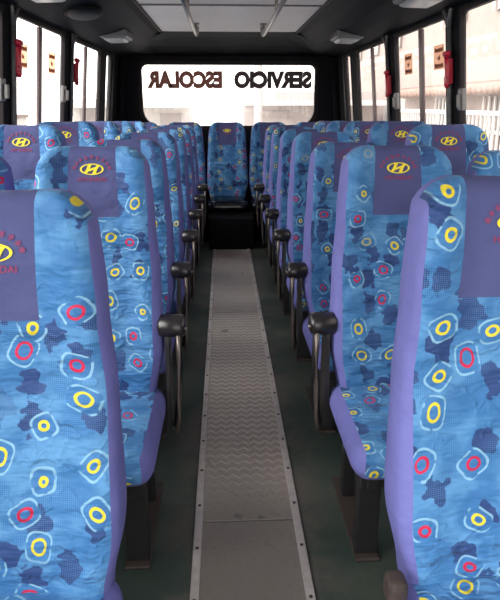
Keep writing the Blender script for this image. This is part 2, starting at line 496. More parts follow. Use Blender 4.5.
# ledge above the rear window, corner posts
bm = bmesh.new(); add_box(bm, -1.2, 1.2, Y1 - 0.05, Y1 + 0.0, 1.905, 1.945, 0.008)
trim(bm_obj('trim', bm, M['wall']))
for s in (-1, 1):
    bm = bmesh.new(); add_tube(bm, [(s * (xw(z) - 0.03), Y1 - 0.03, z) for z in (0.6, 1.2, 1.6, 1.93)], 0.045, 10)
    trim(bm_obj('trim', bm, M['wall'], smooth=True))
    bm = bmesh.new(); add_tube(bm, [(s * (xw(z) - 0.004), 6.50, z) for z in (0.9, 1.4, 1.92)], 0.012, 8)
    trim(bm_obj('trim', bm, M['greytrim'], smooth=True))
# ceiling cross beads
for y in (4.55, 2.4, 0.6):
    bm = bmesh.new(); add_box(bm, -0.66, 0.66, y - 0.012, y + 0.012, 2.100, 2.112, 0.003)
    trim(bm_obj('trim', bm, M['greytrim']))
# grey tubes on the window pillars with forked tops
for s in (-1, 1):
    for y in (3.465, 4.765):
        bm = bmesh.new()
        add_tube(bm, [(s * (xw(z) - 0.014), y, z) for z in (0.9, 1.3, 1.6, 1.83)], 0.014, 10)
        add_tube(bm, [(s * (xw(1.82) - 0.014), y, 1.82), (s * (xw(1.88) - 0.018), y - 0.02, 1.88), (s * (xw(1.92) - 0.03), y - 0.06, 1.925)], [0.013, 0.013, 0.010], 8)
        add_tube(bm, [(s * (xw(1.82) - 0.014), y, 1.82), (s * (xw(1.88) - 0.018), y + 0.015, 1.88), (s * (xw(1.92) - 0.03), y + 0.045, 1.925)], [0.013, 0.013, 0.010], 8)
        trim(bm_obj('trim', bm, M['greytrim'], smooth=True))

# aisle runner ------------------------------------------------------
run = empty('aisle_runner', (0, 0, 0), 'long riveted metal tread plate runner down the middle of the aisle floor', 'floor plate')
cuts = [-0.7, 1.72, 3.55, 5.69]
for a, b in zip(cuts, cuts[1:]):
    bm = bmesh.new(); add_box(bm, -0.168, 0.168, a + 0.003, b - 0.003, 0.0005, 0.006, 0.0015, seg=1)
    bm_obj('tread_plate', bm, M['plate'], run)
rivet_me = None
for s in (-1, 1):
    bm = bmesh.new(); add_box(bm, s * 0.172 - 0.014, s * 0.172 + 0.014, -0.7, 5.69, 0.0005, 0.011, 0.003, seg=2)
    st = bm_obj('edge_strip', bm, M['strip'], run); st['label'] = 'aluminium edging strip with rivets'
    for k in range(24):
        y = 0.75 + 0.21 * k
        if y > 5.6: break
        if rivet_me is None:
            bm = bmesh.new(); bmesh.ops.create_uvsphere(bm, u_segments=10, v_segments=6, radius=0.0062)
            for v in bm.verts: v.co.z *= 0.5
            r = bm_obj('rivet', bm, M['rust'], st, True, (s * 0.172, y, 0.0115)); rivet_me = r
        else:
            r = rivet_me.copy(); C.objects.link(r); r.parent = st; r.location = (s * 0.172, y, 0.0115)

# grab rails --------------------------------------------------------
for s, nm in ((-1, 'left'), (1, 'right')):
    g_ = empty('grab_rail', (s * 0.30, 0, 2.01), 'grey metal grab rail running under the ceiling, on the %s side' % nm, 'handrail', 'ceiling grab rails')
    bm = bmesh.new(); add_tube(bm, [(0, Y0, 0), (0, 5.45, 0), (0, 5.62, 0.012), (0, 5.74, 0.05), (0, 5.80, 0.10)], 0.016, 12)
    bm_obj('rail', bm, M['chrome'], g_, True)
    for y in (0.9, 2.6, 4.25, 5.55):
        bm = bmesh.new(); add_tube(bm, [(0, y, 0), (0, y, 0.1)], 0.012, 10)
        add_tube(bm, [(0, y, 0.088), (0, y, 0.1)], 0.03, 14)
        bm_obj('bracket', bm, M['chrome'], g_, True)

# cove lamps and speaker -------------------------------------------
def on_cove(s, x, y):
    z = cove_z(x); dz = (cove_z(x + 0.02) - cove_z(x - 0.02)) / 0.04
    return (s * x, y, z), math.atan(dz) * s
def cove_lamp(s, x, y, label):
    loc, a = on_cove(s, x, y)
    t = empty('cove_lamp', loc, label, 'lamp', 'cove lamps'); t.rotation_euler = (0, -a - s * 0.22, 0)
    bm = bmesh.new(); add_box(bm, -0.115, 0.115, -0.17, 0.17, -0.032, 0.035, 0.02, seg=3)
    bm_obj('lamp_housing', bm, M['lampframe'], t)
    bm = bmesh.new(); add_box(bm, -0.085, 0.085, -0.135, 0.135, -0.052, -0.02, 0.024, seg=4)
    bm_obj('diffuser', bm, M['lampglass'], t, True)
cove_lamp(-1, 0.965, 5.30, 'grey rectangular cove lamp in the rear left corner above the window')
cove_lamp(1, 0.985, 5.22, 'grey rectangular cove lamp in the rear right corner above the window')
cove_lamp(-1, 0.97, 3.22, 'grey rectangular cove lamp cut by the top edge, above the left windows')
cove_lamp(1, 0.985, 3.28, 'large grey rectangular cove lamp nearer the front, above the right windows')
def oval_speaker(s, x, y, label):
    loc, a = on_cove(s, x, y)
    t = empty('oval_speaker', loc, label, 'speaker'); t.rotation_euler = (0, -a, 0)
    def disc(r0, r1, z0, z1):
        bm = bmesh.new(); n = 32
        rings = []
        for (f, z) in ((1.0, 0.01), (1.0, z0), (0.9, z1), (0.45, z1 - 0.006)):
            rings.append([bm.verts.new((r0 * f * math.cos(2*PI*k/n), r1 * f * math.sin(2*PI*k/n), z)) for k in range(n)])
        for q in range(3):
            for k in range(n): bm.faces.new((rings[q][k], rings[q][(k+1) % n], rings[q+1][(k+1) % n], rings[q+1][k]))
        bm.faces.new(rings[0]); bm.faces.new(rings[-1]); return bm
    bm_obj('rim', disc(0.115, 0.21, -0.015, -0.022), M['vinyl'], t, True)
    bm_obj('grille', disc(0.092, 0.18, -0.024, -0.033), M['grille'], t, True)
    t.rotation_euler.y -= s * 0.15
oval_speaker(-1, 0.95, 4.02, 'black oval loudspeaker set in the left cove between two lamps')

# emergency hammers, latches, stickers ------------------------------
def hammer(s, y, z, label):
    t = empty('emergency_hammer', (s * (xw(z + .09) - 0.03), y, z), label, 'emergency hammer', 'red window hammers')
    t.rotation_euler = (0, -s * 0.1, 0)
    bm = bmesh.new(); add_tube(bm, [(0, 0, 0), (0, 0, .02), (0, 0, .05), (0, 0, .12), (0, 0, .17)], [0.012, 0.017, 0.012, 0.013, 0.014], 10)
    bm_obj('handle', bm, M['hammer'], t, True)
    bm = bmesh.new(); add_tube(bm, [(0, -0.036, .185), (0, -0.028, .185), (0, 0.026, .185), (0, 0.034, .185)], [0.006, 0.017, 0.017, 0.011], 10)
    bm_obj('hammer_head', bm, M['hammer'], t, True)
    bm = bmesh.new(); add_box(bm, -0.012, 0.012, -0.022, 0.022, 0.03, 0.06, 0.004); add_box(bm, (0.0 if s > 0 else -0.03), (0.03 if s > 0 else 0.0), -0.018, 0.018, 0.02, 0.16, 0.003)
    bm_obj('holder', bm, M['hammer'], t)
for s, sd in ((-1, 'left'), (1, 'right')):
    hammer(s, 3.485 if s < 0 else 3.44, 1.56 if s < 0 else 1.505, 'red emergency hammer on the nearer %s window pillar' % sd)
    hammer(s, 4.82 if s < 0 else 4.70, 1.56 if s < 0 else 1.47, 'red emergency hammer on the farther %s window pillar' % sd)
    for y, w in ((3.335, 'nearer'), (4.60, 'farther')):
        z = 1.49 if s < 0 else 1.44
        y = y if s < 0 else y - 0.03
        t = empty('window_latch', (s * (xw(z) - 0.0), y, z), 'grey metal latch on the %s %s window pillar' % (w, sd), 'latch', 'window latches')
        t.rotation_euler = (0, -s * 0.1, 0)
        bm = bmesh.new(); add_box(bm, -0.018, 0.008, -0.035, 0.035, -0.06, 0.06, 0.006); bm_obj('latch_body', bm, M['latch'], t)
        bm = bmesh.new(); add_box(bm, (-0.034 if s > 0 else 0.012), (-0.012 if s > 0 else 0.034), -0.015, 0.015, -0.045, 0.03, 0.005); bm_obj('latch_lever', bm, M['latch'], t)
    for y, w in ((3.68, 'nearer'), (4.30, 'farther')):
        z = 1.69
        t = empty('window_sticker', (s * (xw(z) + (0.003 if y < 4 else 0.009)), y, z), 'small peach sticker with dark bars on the %s pane of a %s window' % (w, sd), 'sticker', 'window stickers')
        t.rotation_euler = (0, -s * 0.1, 0)
        bm = bmesh.new(); add_box(bm, -0.001, 0.001, -0.085, 0.085, -0.07, 0.07); bm_obj('sticker_sheet', bm, M['sticker'], t)
        rr = random.Random(3)
        for (z0, h, n_, w_) in ((0.042, 0.026, 6, 0.14), (-0.004, 0.026, 2, 0.04), (-0.048, 0.028, 8, 0.15)):
            bm = bmesh.new()
            add_box(bm, -0.0020, 0.0020, -w_/2, w_/2 - 0.003, z0 - 0.003, z0 + 0.003)
            for k in range(n_):
                a = -w_/2 + w_ * k / n_
                add_box(bm, -0.0022, 0.0022, a + 0.002, a + w_/n_ - 0.004, z0 - h/2, z0 + h/2 - rr.random() * 0.008)
            bm_obj('printed_line', bm, M['stickertext'], t)

# rear window lettering (read from outside, so mirrored in here) ----
def text_mesh(txt, bold=0.0):
    cu = bpy.data.curves.new('t', 'FONT'); cu.body = txt; cu.size = 1.0; cu.offset = bold; cu.resolution_u = 4
    o = bpy.data.objects.new('t', cu); C.objects.link(o)
    dg = bpy.context.evaluated_depsgraph_get()
    me = bpy.data.meshes.new_from_object(o.evaluated_get(dg))
    vs = [v.co.copy() for v in me.vertices]; fs = [tuple(p.vertices) for p in me.polygons]
    bpy.data.objects.remove(o); bpy.data.curves.remove(cu); bpy.data.meshes.remove(me)
    xs = [v.x for v in vs]; ys = [v.y for v in vs]
    return [((v.x - min(xs)) / (max(xs) - min(xs)), (v.y - min(ys)) / (max(ys) - min(ys))) for v in vs], fs
def window_word(txt, xl, xr, z0, z1, mat, label):
    v, f = text_mesh(txt, 0.065)
    o = mesh_obj('window_lettering', [((1 - a) * (xr - xl) - (xr - xl) / 2, 0, b * (z1 - z0)) for a, b in v], f, mat, loc=((xl + xr) / 2, Y1 + 0.026, z0))
    return tag(o, label, 'lettering', 'rear window lettering')
window_word('SERVICIO', 0.06, 0.955, 1.592, 1.785, M['letter'], 'dark mirrored word SERVICIO on the right half of the rear window')
window_word('ESCOLAR', -0.935, -0.075, 1.592, 1.785, M['letter2'], 'faded brown mirrored word ESCOLAR on the left half of the rear window')

# ------------------------------------------------------------------ seats
def lerp_tab(tab, z):
    if z <= tab[0][0]: return tab[0][1]
    for (a, va), (b, vb) in zip(tab, tab[1:]):
        if z <= b:
            t = (z - a) / (b - a); t = t * t * (3 - 2 * t)
            return va + (vb - va) * t
    return tab[-1][1]

class Back:
    """geometry of one backrest; z measured from the floor, front looks along -y"""
    def __init__(s, zb, ztop=1.27, zp=1.04, wmul=1.0, drop=0.070, sb=0.088, st=0.078):
        s.zb, s.zt, s.zp, s.wm, s.drop, s.sb, s.st = zb, ztop, zp, wmul, drop, sb, st
        s.RC = 0.085; s.RE = 0.034
    def W(s, z):
        t = (z - s.zb) / (s.zt - s.zb)
        return s.wm * lerp_tab([(0, 0.188), (0.22, 0.220), (0.5, 0.213), (0.72, 0.200), (1.0, 0.184)], t)
    def H(s, a):
        w = s.W(s.zt) ; u = abs(a) * w
        q = max(0.0, (u - (w - s.RC)) / s.RC)
        return s.zt - s.RC * (1 - math.sqrt(max(0, 1 - q * q))) + 0.006 * abs(a)
    def S(s, z):     # half width of the purple panel
        t = min(1, max(0, (z - s.zp) / (s.zt - s.zp)))
        return s.sb + (s.st - s.sb) * t
    def mid(s, z):
        return -0.06 + 0.165 * (z - s.zb)
    def yf(s, x, z):
        w = s.W(z); a = max(-1, min(1, x / w))
        y = s.mid(z)
        t = (z - s.zb) / (s.zt - s.zb)
        y -= 0.022 * math.exp(-((t - 0.22) / 0.16) ** 2)
        y -= 0.020 * math.exp(-((t - 0.82) / 0.16) ** 2)
        b = min(1, max(0, (abs(a) - 0.42) / 0.35)); b = b * b * (3 - 2 * b)
        y -= (0.012 + 0.022 * min(1, max(0, (z - s.zp + .1) / 0.2))) * b
        d = min(w - abs(x), s.H(a) - z); d = max(0, d)
        if d < s.RE: y += s.RE * (1 - math.sqrt(max(0, 1 - (1 - d / s.RE) ** 2)))
        return y
    def yb(s, x, z):
        w = s.W(z); a = max(-1, min(1, x / w))
        t = (z - s.zb) / (s.zt - s.zb)
        y = s.mid(z) + 0.128 - 0.050 * t * t
        d = max(0, min(w - abs(x), s.H(a) - z))
        if d < s.RE: y -= s.RE * (1 - math.sqrt(max(0, 1 - (1 - d / s.RE) ** 2)))
        return y

def build_backrest(root, B, emblem=True, e0=1, e1=1):
    nw, npn = 9, 10
    nlow, nup = 22, 16
    ncol = 2 * nw + npn + 1
    def a_of(i, z):
        w = B.W(z); sf = B.S(z) / w
        t_ = (z - B.zb) / (B.zt - B.zb)
        d3 = lerp_tab([(0, 0.020), (0.25, 0.028), (0.6, 0.020), (0.85, 0.010), (1, 0.008)], t_) / w
        def edge(k):
            if k <= 3: return 1 - d3 * (0, 0.15, 0.5, 1.0)[k]
            q = ((k - 3) / (nw - 3)) ** 1.3
            return (1 - d3) + (sf - (1 - d3)) * q
        if i <= nw: return -edge(i)
        if i >= nw + npn: return edge(ncol - 1 - i)
        return -sf + 2 * sf * (i - nw) / npn
    rows = nlow + nup + 1
    F, Bk = [], []
    for j in range(rows):
        fr, br = [], []
        for i in range(ncol):
            if j <= nlow:
                z = B.zb + (B.zp - B.zb) * j / nlow; a = a_of(i, z)
            else:
                t = math.sin((j - nlow) / nup * PI / 2)
                z = B.zp + t * (B.zt - B.zp)
                for _ in range(3):
                    a = a_of(i, z); z = B.zp + t * (B.H(a) - B.zp)
            x = a * B.W(z)
            fr.append((x, B.yf(x, z), z)); br.append((x, B.yb(x, z), z))
        F.append(fr); Bk.append(br)
    verts, uv, idx = [], [], {}
    def V(p, key):
        if key not in idx:
            idx[key] = len(verts); verts.append(p); uv.append((p[0], p[2]))
        return idx[key]
    fi = lambda i, j: V(F[j][i], ('f', i, j))
    bi = lambda i, j: V(Bk[j][i], ('b', i, j))
    def mi(i, j, q):
        f, b = Vector(F[j][i]), Vector(Bk[j][i]); p = f.lerp(b, q / 3)
        # slight outward bulge of the side band
        bulge = 0.004 * math.sin(PI * q / 3)
        if i in (0, ncol - 1): p.x += math.copysign(bulge, p.x)
        return V(tuple(p), ('m', i, j, q)) if q not in (0, 3) else (fi(i, j) if q == 0 else bi(i, j))
    printed, panel, side = [], [], []
    for j in range(rows - 1):
        for i in range(ncol - 1):
            f = (fi(i, j), fi(i + 1, j), fi(i + 1, j + 1), fi(i, j + 1))
            (panel if (j >= nlow and nw <= i < nw + npn) else side if (i < e0 or i > ncol - 2 - e1) else printed).append(f)
            side.append((bi(i, j), bi(i + 1, j), bi(i + 1, j + 1), bi(i, j + 1)))
        for i in (0, ncol - 1):
            for q in range(3): side.append((mi(i, j, q), mi(i, j + 1, q), mi(i, j + 1, q + 1), mi(i, j, q + 1)))
    for j in (0, rows - 1):
        for i in range(ncol - 1):
            for q in range(3):
                (panel if (j > 0 and nw <= i < nw + npn) else printed if (j > 0 and q < 2 and e0 <= i <= ncol - 2 - e1) else side).append((mi(i, j, q), mi(i + 1, j, q), mi(i + 1, j, q + 1), mi(i, j, q + 1)))
    mesh_obj('backrest', verts, printed, M['print'], root, True, uv)
    mesh_obj('side_cover', verts, side, M['side'], root, True, uv)
    pn = mesh_obj('headrest_panel', verts, panel, M['panel'], root, True, uv)
    pn['label'] = 'plain purple headrest panel with yellow emblem'
    if emblem: build_emblem(pn, B)

def build_emblem(pn, B, zc=None):
    zc = B.zt - B.drop
    P = lambda x, z, e=0.0035: (x, B.yf(x, z) - e, z)
    A, Bz = 0.040, 0.0185
    vs, fs = [], []
    n = 40
    for k in range(n):
        a = 2 * PI * k / n
        for f in (1.0, 0.84 + 0.02 * abs(math.sin(a))):
            vs.append(P(A * f * math.cos(a), zc + Bz * (f if f == 1.0 else f - 0.02) * math.sin(a)))
    for k in range(n):
        fs.append((2*k, 2*k+1, 2*((k+1) % n)+1, 2*((k+1) % n)))
    # slanted letter form: two leaning bars with a curved bridge
    def quadstrip(c0, c1):
        b = len(vs)
        for (p, q) in zip(c0, c1): vs.append(P(p[0], zc + p[1])); vs.append(P(q[0], zc + q[1]))
        for k in range(len(c0) - 1): fs.append((b+2*k, b+2*k+1, b+2*k+3, b+2*k+2))
    L = 8
    def bar(cx, wtop, wbot, sgn):
        c0, c1 = [], []
        for k in range(L + 1):
            t = -1 + 2 * k / L
            z = 0.0150 * t
            x = cx + 0.0085 * t + 0.002 * t * t * sgn
            w = 0.0050 + 0.0015 * abs(t)
            zl = z * (1 if abs(x) < 0.022 else 0.86)
            c0.append((x - w, zl)); c1.append((x + w, zl))
        quadstrip(c0, c1)
    bar(-0.0135, 1, 1, -1); bar(0.0135, 1, 1, 1)
    c0, c1 = [], []
    for k in range(L + 1):
        t = -1 + 2 * k / L
        x = 0.014 * t
        c = 0.0035 * math.sin(t * PI / 2)
        c0.append((x, c - 0.0036)); c1.append((x, c + 0.0036))
    quadstrip(c0, c1)
    e = mesh_obj('emblem', vs, fs, M['yellow'], pn); e['label'] = 'yellow oval emblem with slanted letter H'
    # red word under the emblem
    tv, tf = text_mesh('HYUNDAI', 0.01)
    w, h, z0 = 0.094, 0.0145, zc - 0.040
    vs = [P((a - 0.5) * w, z0 + b * h) for a, b in tv]
    o = mesh_obj('lettering', vs, tf, M['redprint'], pn); o['label'] = 'red word printed under the emblem'
    # worn, unreadable arch of red marks over the emblem
    vs, fs = [], []
    rr = random.Random(5)
    nb = 9
    for k in range(nb):
        a = PI * (0.93 - 0.86 * k / (nb - 1))
        ctr = Vector((0.060 * math.cos(a), 0.043 * math.sin(a) - 0.004))
        up = Vector((math.cos(a) * 0.8, math.sin(a))).normalized(); rt = Vector((up.y, -up.x))
        b = len(vs)
        for m in range(9):      # a worn, blurred smudge of print
            t = 2 * PI * m / 9; q = 0.75 + 0.5 * rr.random()
            c = ctr + rt * (0.0056 * q * math.cos(t)) + up * (0.0066 * q * math.sin(t))
            vs.append(P(c.x, zc + c.y, 0.003))
        fs.append(tuple(range(b, b + 9)))
    o = mesh_obj('arched_marks', vs, fs, M['redworn'], pn); o['label'] = 'worn arch of red marks over the emblem'

def rounded_block(x0, x1, y0, y1, z0, z1, r, nx=14, ny=14, nz=8, crown=0.012):
    """grid box with rounded edges; returns verts, faces(with normal-group), uv"""
    bm = bmesh.new()
    def grid(fn, n, m):
        vv = [[bm.verts.new(fn(i / n, j / m)) for j in range(m + 1)] for i in range(n + 1)]
        for i in range(n):
            for j in range(m): bm.faces.new((vv[i][j], vv[i+1][j], vv[i+1][j+1], vv[i][j+1]))
    L = lambda a, b, t: a + (b - a) * t
    grid(lambda s, t: (L(x0, x1, s), L(y0, y1, t), z1), nx, ny); grid(lambda s, t: (L(x0, x1, s), L(y0, y1, t), z0), nx, ny)
    grid(lambda s, t: (L(x0, x1, s), y0, L(z0, z1, t)), nx, nz); grid(lambda s, t: (L(x0, x1, s), y1, L(z0, z1, t)), nx, nz)
    grid(lambda s, t: (x0, L(y0, y1, s), L(z0, z1, t)), ny, nz); grid(lambda s, t: (x1, L(y0, y1, s), L(z0, z1, t)), ny, nz)
    bmesh.ops.remove_doubles(bm, verts=bm.verts, dist=1e-5)
    flat = {}
    for v in bm.verts:
        p = v.co.copy(); flat[v.index] = p
    bm.verts.index_update()
    orig = [v.co.copy() for v in bm.verts]
    rx, ry, rz = r
    for v in bm.verts:
        p = v.co
        q = Vector((min(max(p.x, x0 + rx), x1 - rx), min(max(p.y, y0 + ry), y1 - ry), min(max(p.z, z0 + rz), z1 - rz)))
        d = p - q; e = Vector((d.x / rx, d.y / ry, d.z / rz))
        if e.length > 1:
            e.normalize(); v.co = q + Vector((e.x * rx, e.y * ry, e.z * rz))
        cx = (v.co.x - (x0 + x1) / 2) / ((x1 - x0) / 2); cy = (v.co.y - (y0 + y1) / 2) / ((y1 - y0) / 2)
        if v.co.z > (z0 + z1) / 2: v.co.z += crown * max(0, 1 - cx * cx) * max(0, 1 - cy * cy * 0.8)
    vs = [tuple(v.co) for v in bm.verts]
    fs = [(tuple(v.index for v in f.verts), sum((orig[v.index] for v in f.verts), Vector()) / 4) for f in bm.faces]
    bm.free()
    return vs, fs

def build_cushion(root, xa, xb, mats=('print', 'side'), z0=0.30, z1=0.425, yb_=0.03, yf_=-0.47):
    vs, fs = rounded_block(xa, xb, yf_, yb_, z0, z1, (0.055, 0.075, 0.06))
    uv = [(p[0], p[1] + 0.9 * (p[2] - z1)) for p in vs]
    w = xb - xa
    top, skirt = [], []
    for f, c in fs:
        inn = xa + w * 0.075 < c.x < xb - w * 0.075
        if (c.z > z1 - 1e-4 and inn) or (c.y < yf_ + 1e-4 and inn and c.z > z0 + 0.3 * (z1 - z0)): top.append(f)
        else: skirt.append(f)
    mesh_obj('seat_cushion', vs, top, M[mats[0]], root, True, uv)
    mesh_obj('cushion_skirt', vs, skirt, M[mats[1]], root, True, uv)

def build_legs(root, s, xleg, both=True):
    """s: direction of the aisle (-1 or +1)"""
    bm = bmesh.new(); add_box(bm, xleg - 0.036, xleg + 0.036, -0.405, -0.365, 0.012, 0.315, 0.004); bm_obj('leg', bm, M['black'], root)
    bm = bmesh.new(); add_box(bm, xleg - 0.022, xleg + 0.022, -0.12, -0.08, 0.012, 0.315, 0.004); bm_obj('leg', bm, M['black'], root)
    bm = bmesh.new(); add_box(bm, xleg - 0.040, xleg + 0.040, -0.43, 0.0, 0.0, 0.012, 0.004); bm_obj('floor_rail', bm, M['rust'], root)
    bm = bmesh.new()
    add_box(bm, -0.20, 0.20, -0.43, -0.40, 0.275, 0.315, 0.004); add_box(bm, -0.20, 0.20, -0.115, -0.085, 0.275, 0.315, 0.004)
    add_box(bm, xleg - 0.02, xleg + 0.02, -0.44, -0.03, 0.275, 0.315, 0.004)
    bm_obj('seat_frame', bm, M['black'], root)

def build_armrest(root, s):
    """pivot drum and hanging bars on the aisle side; s = sign of aisle direction in x"""
    X = lambda q: s * q
    bm = bmesh.new()
    # drum: axis along x
    n = 20; z0, y0 = 0.652, 0.0
    prof = [(0.205, 0.028), (0.215, 0.040), (0.285, 0.041), (0.300, 0.036), (0.306, 0.022)]
    rings = []
    for q, r in prof: rings.append([bm.verts.new((X(q), y0 + r * math.cos(2*PI*k/n) * 1.15, z0 + r * math.sin(2*PI*k/n))) for k in range(n)])
    for a, b in zip(rings, rings[1:]):
        for k in range(n): bm.faces.new((a[k], a[(k+1) % n], b[(k+1) % n], b[k]))
    bm.faces.new(rings[0]); bm.faces.new(rings[-1])
    arm = bm_obj('armrest', bm, M['blackplastic'], root, True); arm['label'] = 'black armrest hub with hanging steel arm'
    bm = bmesh.new()
    xs = X(0.278)
    add_tube(bm, [(xs, -0.030, 0.64), (xs, -0.034, 0.55), (xs, -0.034, 0.42), (X(0.272), -0.030, 0.30), (X(0.262), -0.028, 0.24)], 0.008, 8)
    bm_obj('arm_bar', bm, M['bare'], arm, True)
    bm = bmesh.new()
    add_tube(bm, [(xs, 0.020, 0.64), (xs, 0.024, 0.50), (X(0.270), 0.02, 0.36), (X(0.256), 0.0, 0.25)], 0.010, 8)
    bm_obj('arm_bar', bm, M['black'], arm, True)
    bm = bmesh.new(); add_tube(bm, [(X(0.300), -0.03, 0.652), (X(0.312), -0.03, 0.652)], 0.007, 8); bm_obj('bolt', bm, M['bare'], arm, True)
    # side plate that carries the pivot
    bm = bmesh.new()
    a0, a1 = X(0.232), X(0.245)
    pl = [(-0.045, 0.26), (0.05, 0.26), (0.07, 0.45), (0.065, 0.64), (0.03, 0.69), (-0.015, 0.68), (-0.035, 0.60), (-0.05, 0.42)]
    r0 = [bm.verts.new((a0, y, z)) for y, z in pl]; r1 = [bm.verts.new((a1, y, z)) for y, z in pl]
    bm.faces.new(r0); bm.faces.new(r1)
    for k in range(len(pl)): bm.faces.new((r0[k], r0[(k+1) % len(pl)], r1[(k+1) % len(pl)], r1[k]))
    bm_obj('side_plate', bm, M['black'], root)

XA, XW = 0.535, 0.997
PITCH = 0.754
def rowY(n): return 1.10 if n == 1 else 1.947 + PITCH * (n - 2)
Bseat = Back(0.385)
BF = {-1: Back(0.345, 1.238, 0.985, 1.055, 0.113, 0.084, 0.082), 1: Back(0.345, 1.262, 1.02, 1.07, 0.088, 0.120, 0.104)}
SZ = {'a': {1: 1, 2: 1, 3: .985, 4: .985, 5: .975, 6: .967, 7: .96}, 'w': {2: .985, 3: 1.038, 4: 1.035, 5: 1.02, 6: 1.005, 7: .99}}
def make_seat(kind, s, arm=True, B=None):
    """s=+1 right of the aisle, -1 left"""
    B = B or Bseat
    root = bpy.data.objects.new('bus_seat', None); C.objects.link(root)
    build_backrest(root, B, True, 3 if (s > 0 and kind == 'aisle') else 1, (3 if arm else 2) if (s < 0 and kind == 'aisle') else 1)
    aisle = -s
    if kind == 'aisle':
        lo, hi = -0.228, 0.210
        if aisle > 0: lo, hi = -hi, -lo
        build_cushion(root, lo, hi, z0=0.30 if arm else 0.265, z1=0.425 if arm else 0.385)
        build_legs(root, aisle, aisle * 0.160)
        if arm: build_armrest(root, aisle)
        elif s > 0:
            bm = bmesh.new(); add_box(bm, min(aisle * .222, aisle * .268), max(aisle * .222, aisle * .268), -0.12, -0.065, 0.372, 0.435, 0.016, seg=3)
            o = bm_obj('recliner_block', bm, M['rust'], root); o['label'] = 'brown recliner block beside the cushion'
    else:
        build_cushion(root, -0.212, 0.212)
        build_legs(root, aisle, -aisle * 0.12)
    return root

ORD = ['', 'front', 'second', 'third', 'fourth', 'fifth', 'sixth', 'seventh']
def seat_label(kind, s, n):
    sd = 'left' if s < 0 else 'right'
    if kind == 'aisle':
        if n == 1: return 'large blue patterned aisle seat nearest the camera on the %s, cut by the frame' % sd
        return 'blue patterned aisle seat with black armrest hub, %s row from the front on the %s' % (ORD[n], sd)
    return 'blue patterned window seat, %s row from the front, beside the %s windows' % (ORD[n], sd)
for s in (-1, 1):
    pa = make_seat('aisle', s, True); pf = make_seat('aisle', s, False, BF[s]); pw = make_seat('window', s)
    first = {'a': True, 'w': True}
    for n in range(1, 8):
        if n == 1: o = pf
        else:
            o = pa if first['a'] else copy_tree(pa); first['a'] = False
        o.location = (s * XA + (0.018 if s < 0 and n == 2 else 0), rowY(n), 0); o.scale.z = SZ['a'][n] - (0.012 if s > 0 and n == 3 else 0)
        tag(o, seat_label('aisle', s, n), 'bus seat', 'printed bus seats')
        if n > 1:
            o = pw if first['w'] else copy_tree(pw); first['w'] = False
            o.location = (s * XW, rowY(n), 0); o.scale.z = SZ['w'][n]
            tag(o, seat_label('window', s, n), 'bus seat', 'printed bus seats')

# rear row on a raised black bench
bm = bmesh.new(); add_box(bm, -1.30, 1.30, 6.02, 6.94, 0.0, 0.32, 0.01)
add_box(bm, -0.228, 0.228, 5.70, 6.03, 0.0, 0.32, 0.01)
tag(bm_obj('rear_bench', bm, M['bench']), 'black raised bench box across the back, closing the end of the aisle', 'bench')
Brear = Back(0.40, 1.225, 0.985, 1.03, 0.085, 0.098, 0.112)
def make_rear():
    root = bpy.data.objects.new('bus_seat', None); C.objects.link(root)
    build_backrest(root, Brear)
    build_cushion(root, -0.222, 0.222, ('darkseat', 'darkseat'), 0.32, 0.43, 0.0, -0.46)
    return root
pr = make_rear()
RL = {-2: 'back row seat in the rear left corner, against the left windows', -1: 'back row seat left of the middle one, under the rear window',
      0: 'narrow looking blue seat alone at the end of the aisle under the rear window', 1: 'back row seat right of the middle one, under the rear window',
      2: 'back row seat in the rear right corner, against the right windows'}
for i in (-2, -1, 0, 1, 2):
    o = pr if i == -2 else copy_tree(pr)
    o.location = (i * 0.470 - 0.03, 6.50, 0)
    tag(o, RL[i], 'bus seat', 'printed bus seats')

# ------------------------------------------------------------------ outside
G = -0.85
def ext(name, col, var=0.15, ns=3, rough=0.8): return simple(name, col, rough, 0, var, ns)
M['street'] = ext('asphalt_street', (0.55, 0.52, 0.50)); M['cream'] = ext('cream_plaster', (0.30, 0.245, 0.215)); M['pale'] = ext('pale_plaster', (0.62, 0.58, 0.54))
M['tile'] = ext('clay_roof_tiles', (0.30, 0.20, 0.16)); M['brick'] = ext('brick_plinth', (0.22, 0.13, 0.10), 0.35, 14)
M['white'] = ext('white_gate_paint', (0.60, 0.57, 0.54)); M['dark'] = ext('dark_window_glass', (0.26, 0.22, 0.20)); M['greyb'] = ext('grey_plaster', (0.40, 0.35, 0.33))
M['green'] = ext('dusty_leaves', (0.15, 0.16, 0.10), 0.5, 8)
M['rose'] = ext('rose_plaster', (0.30, 0.23, 0.205))
bm = bmesh.new(); add_box(bm, -30, 30, -20, 40, G - 0.1, G)
struct(bm_obj('ground', bm, M['street']))
def part_box(root, name, mat, *a, **k):
    bm = bmesh.new(); add_box(bm, *a, **k); return bm_obj(name, bm, M[mat], root)
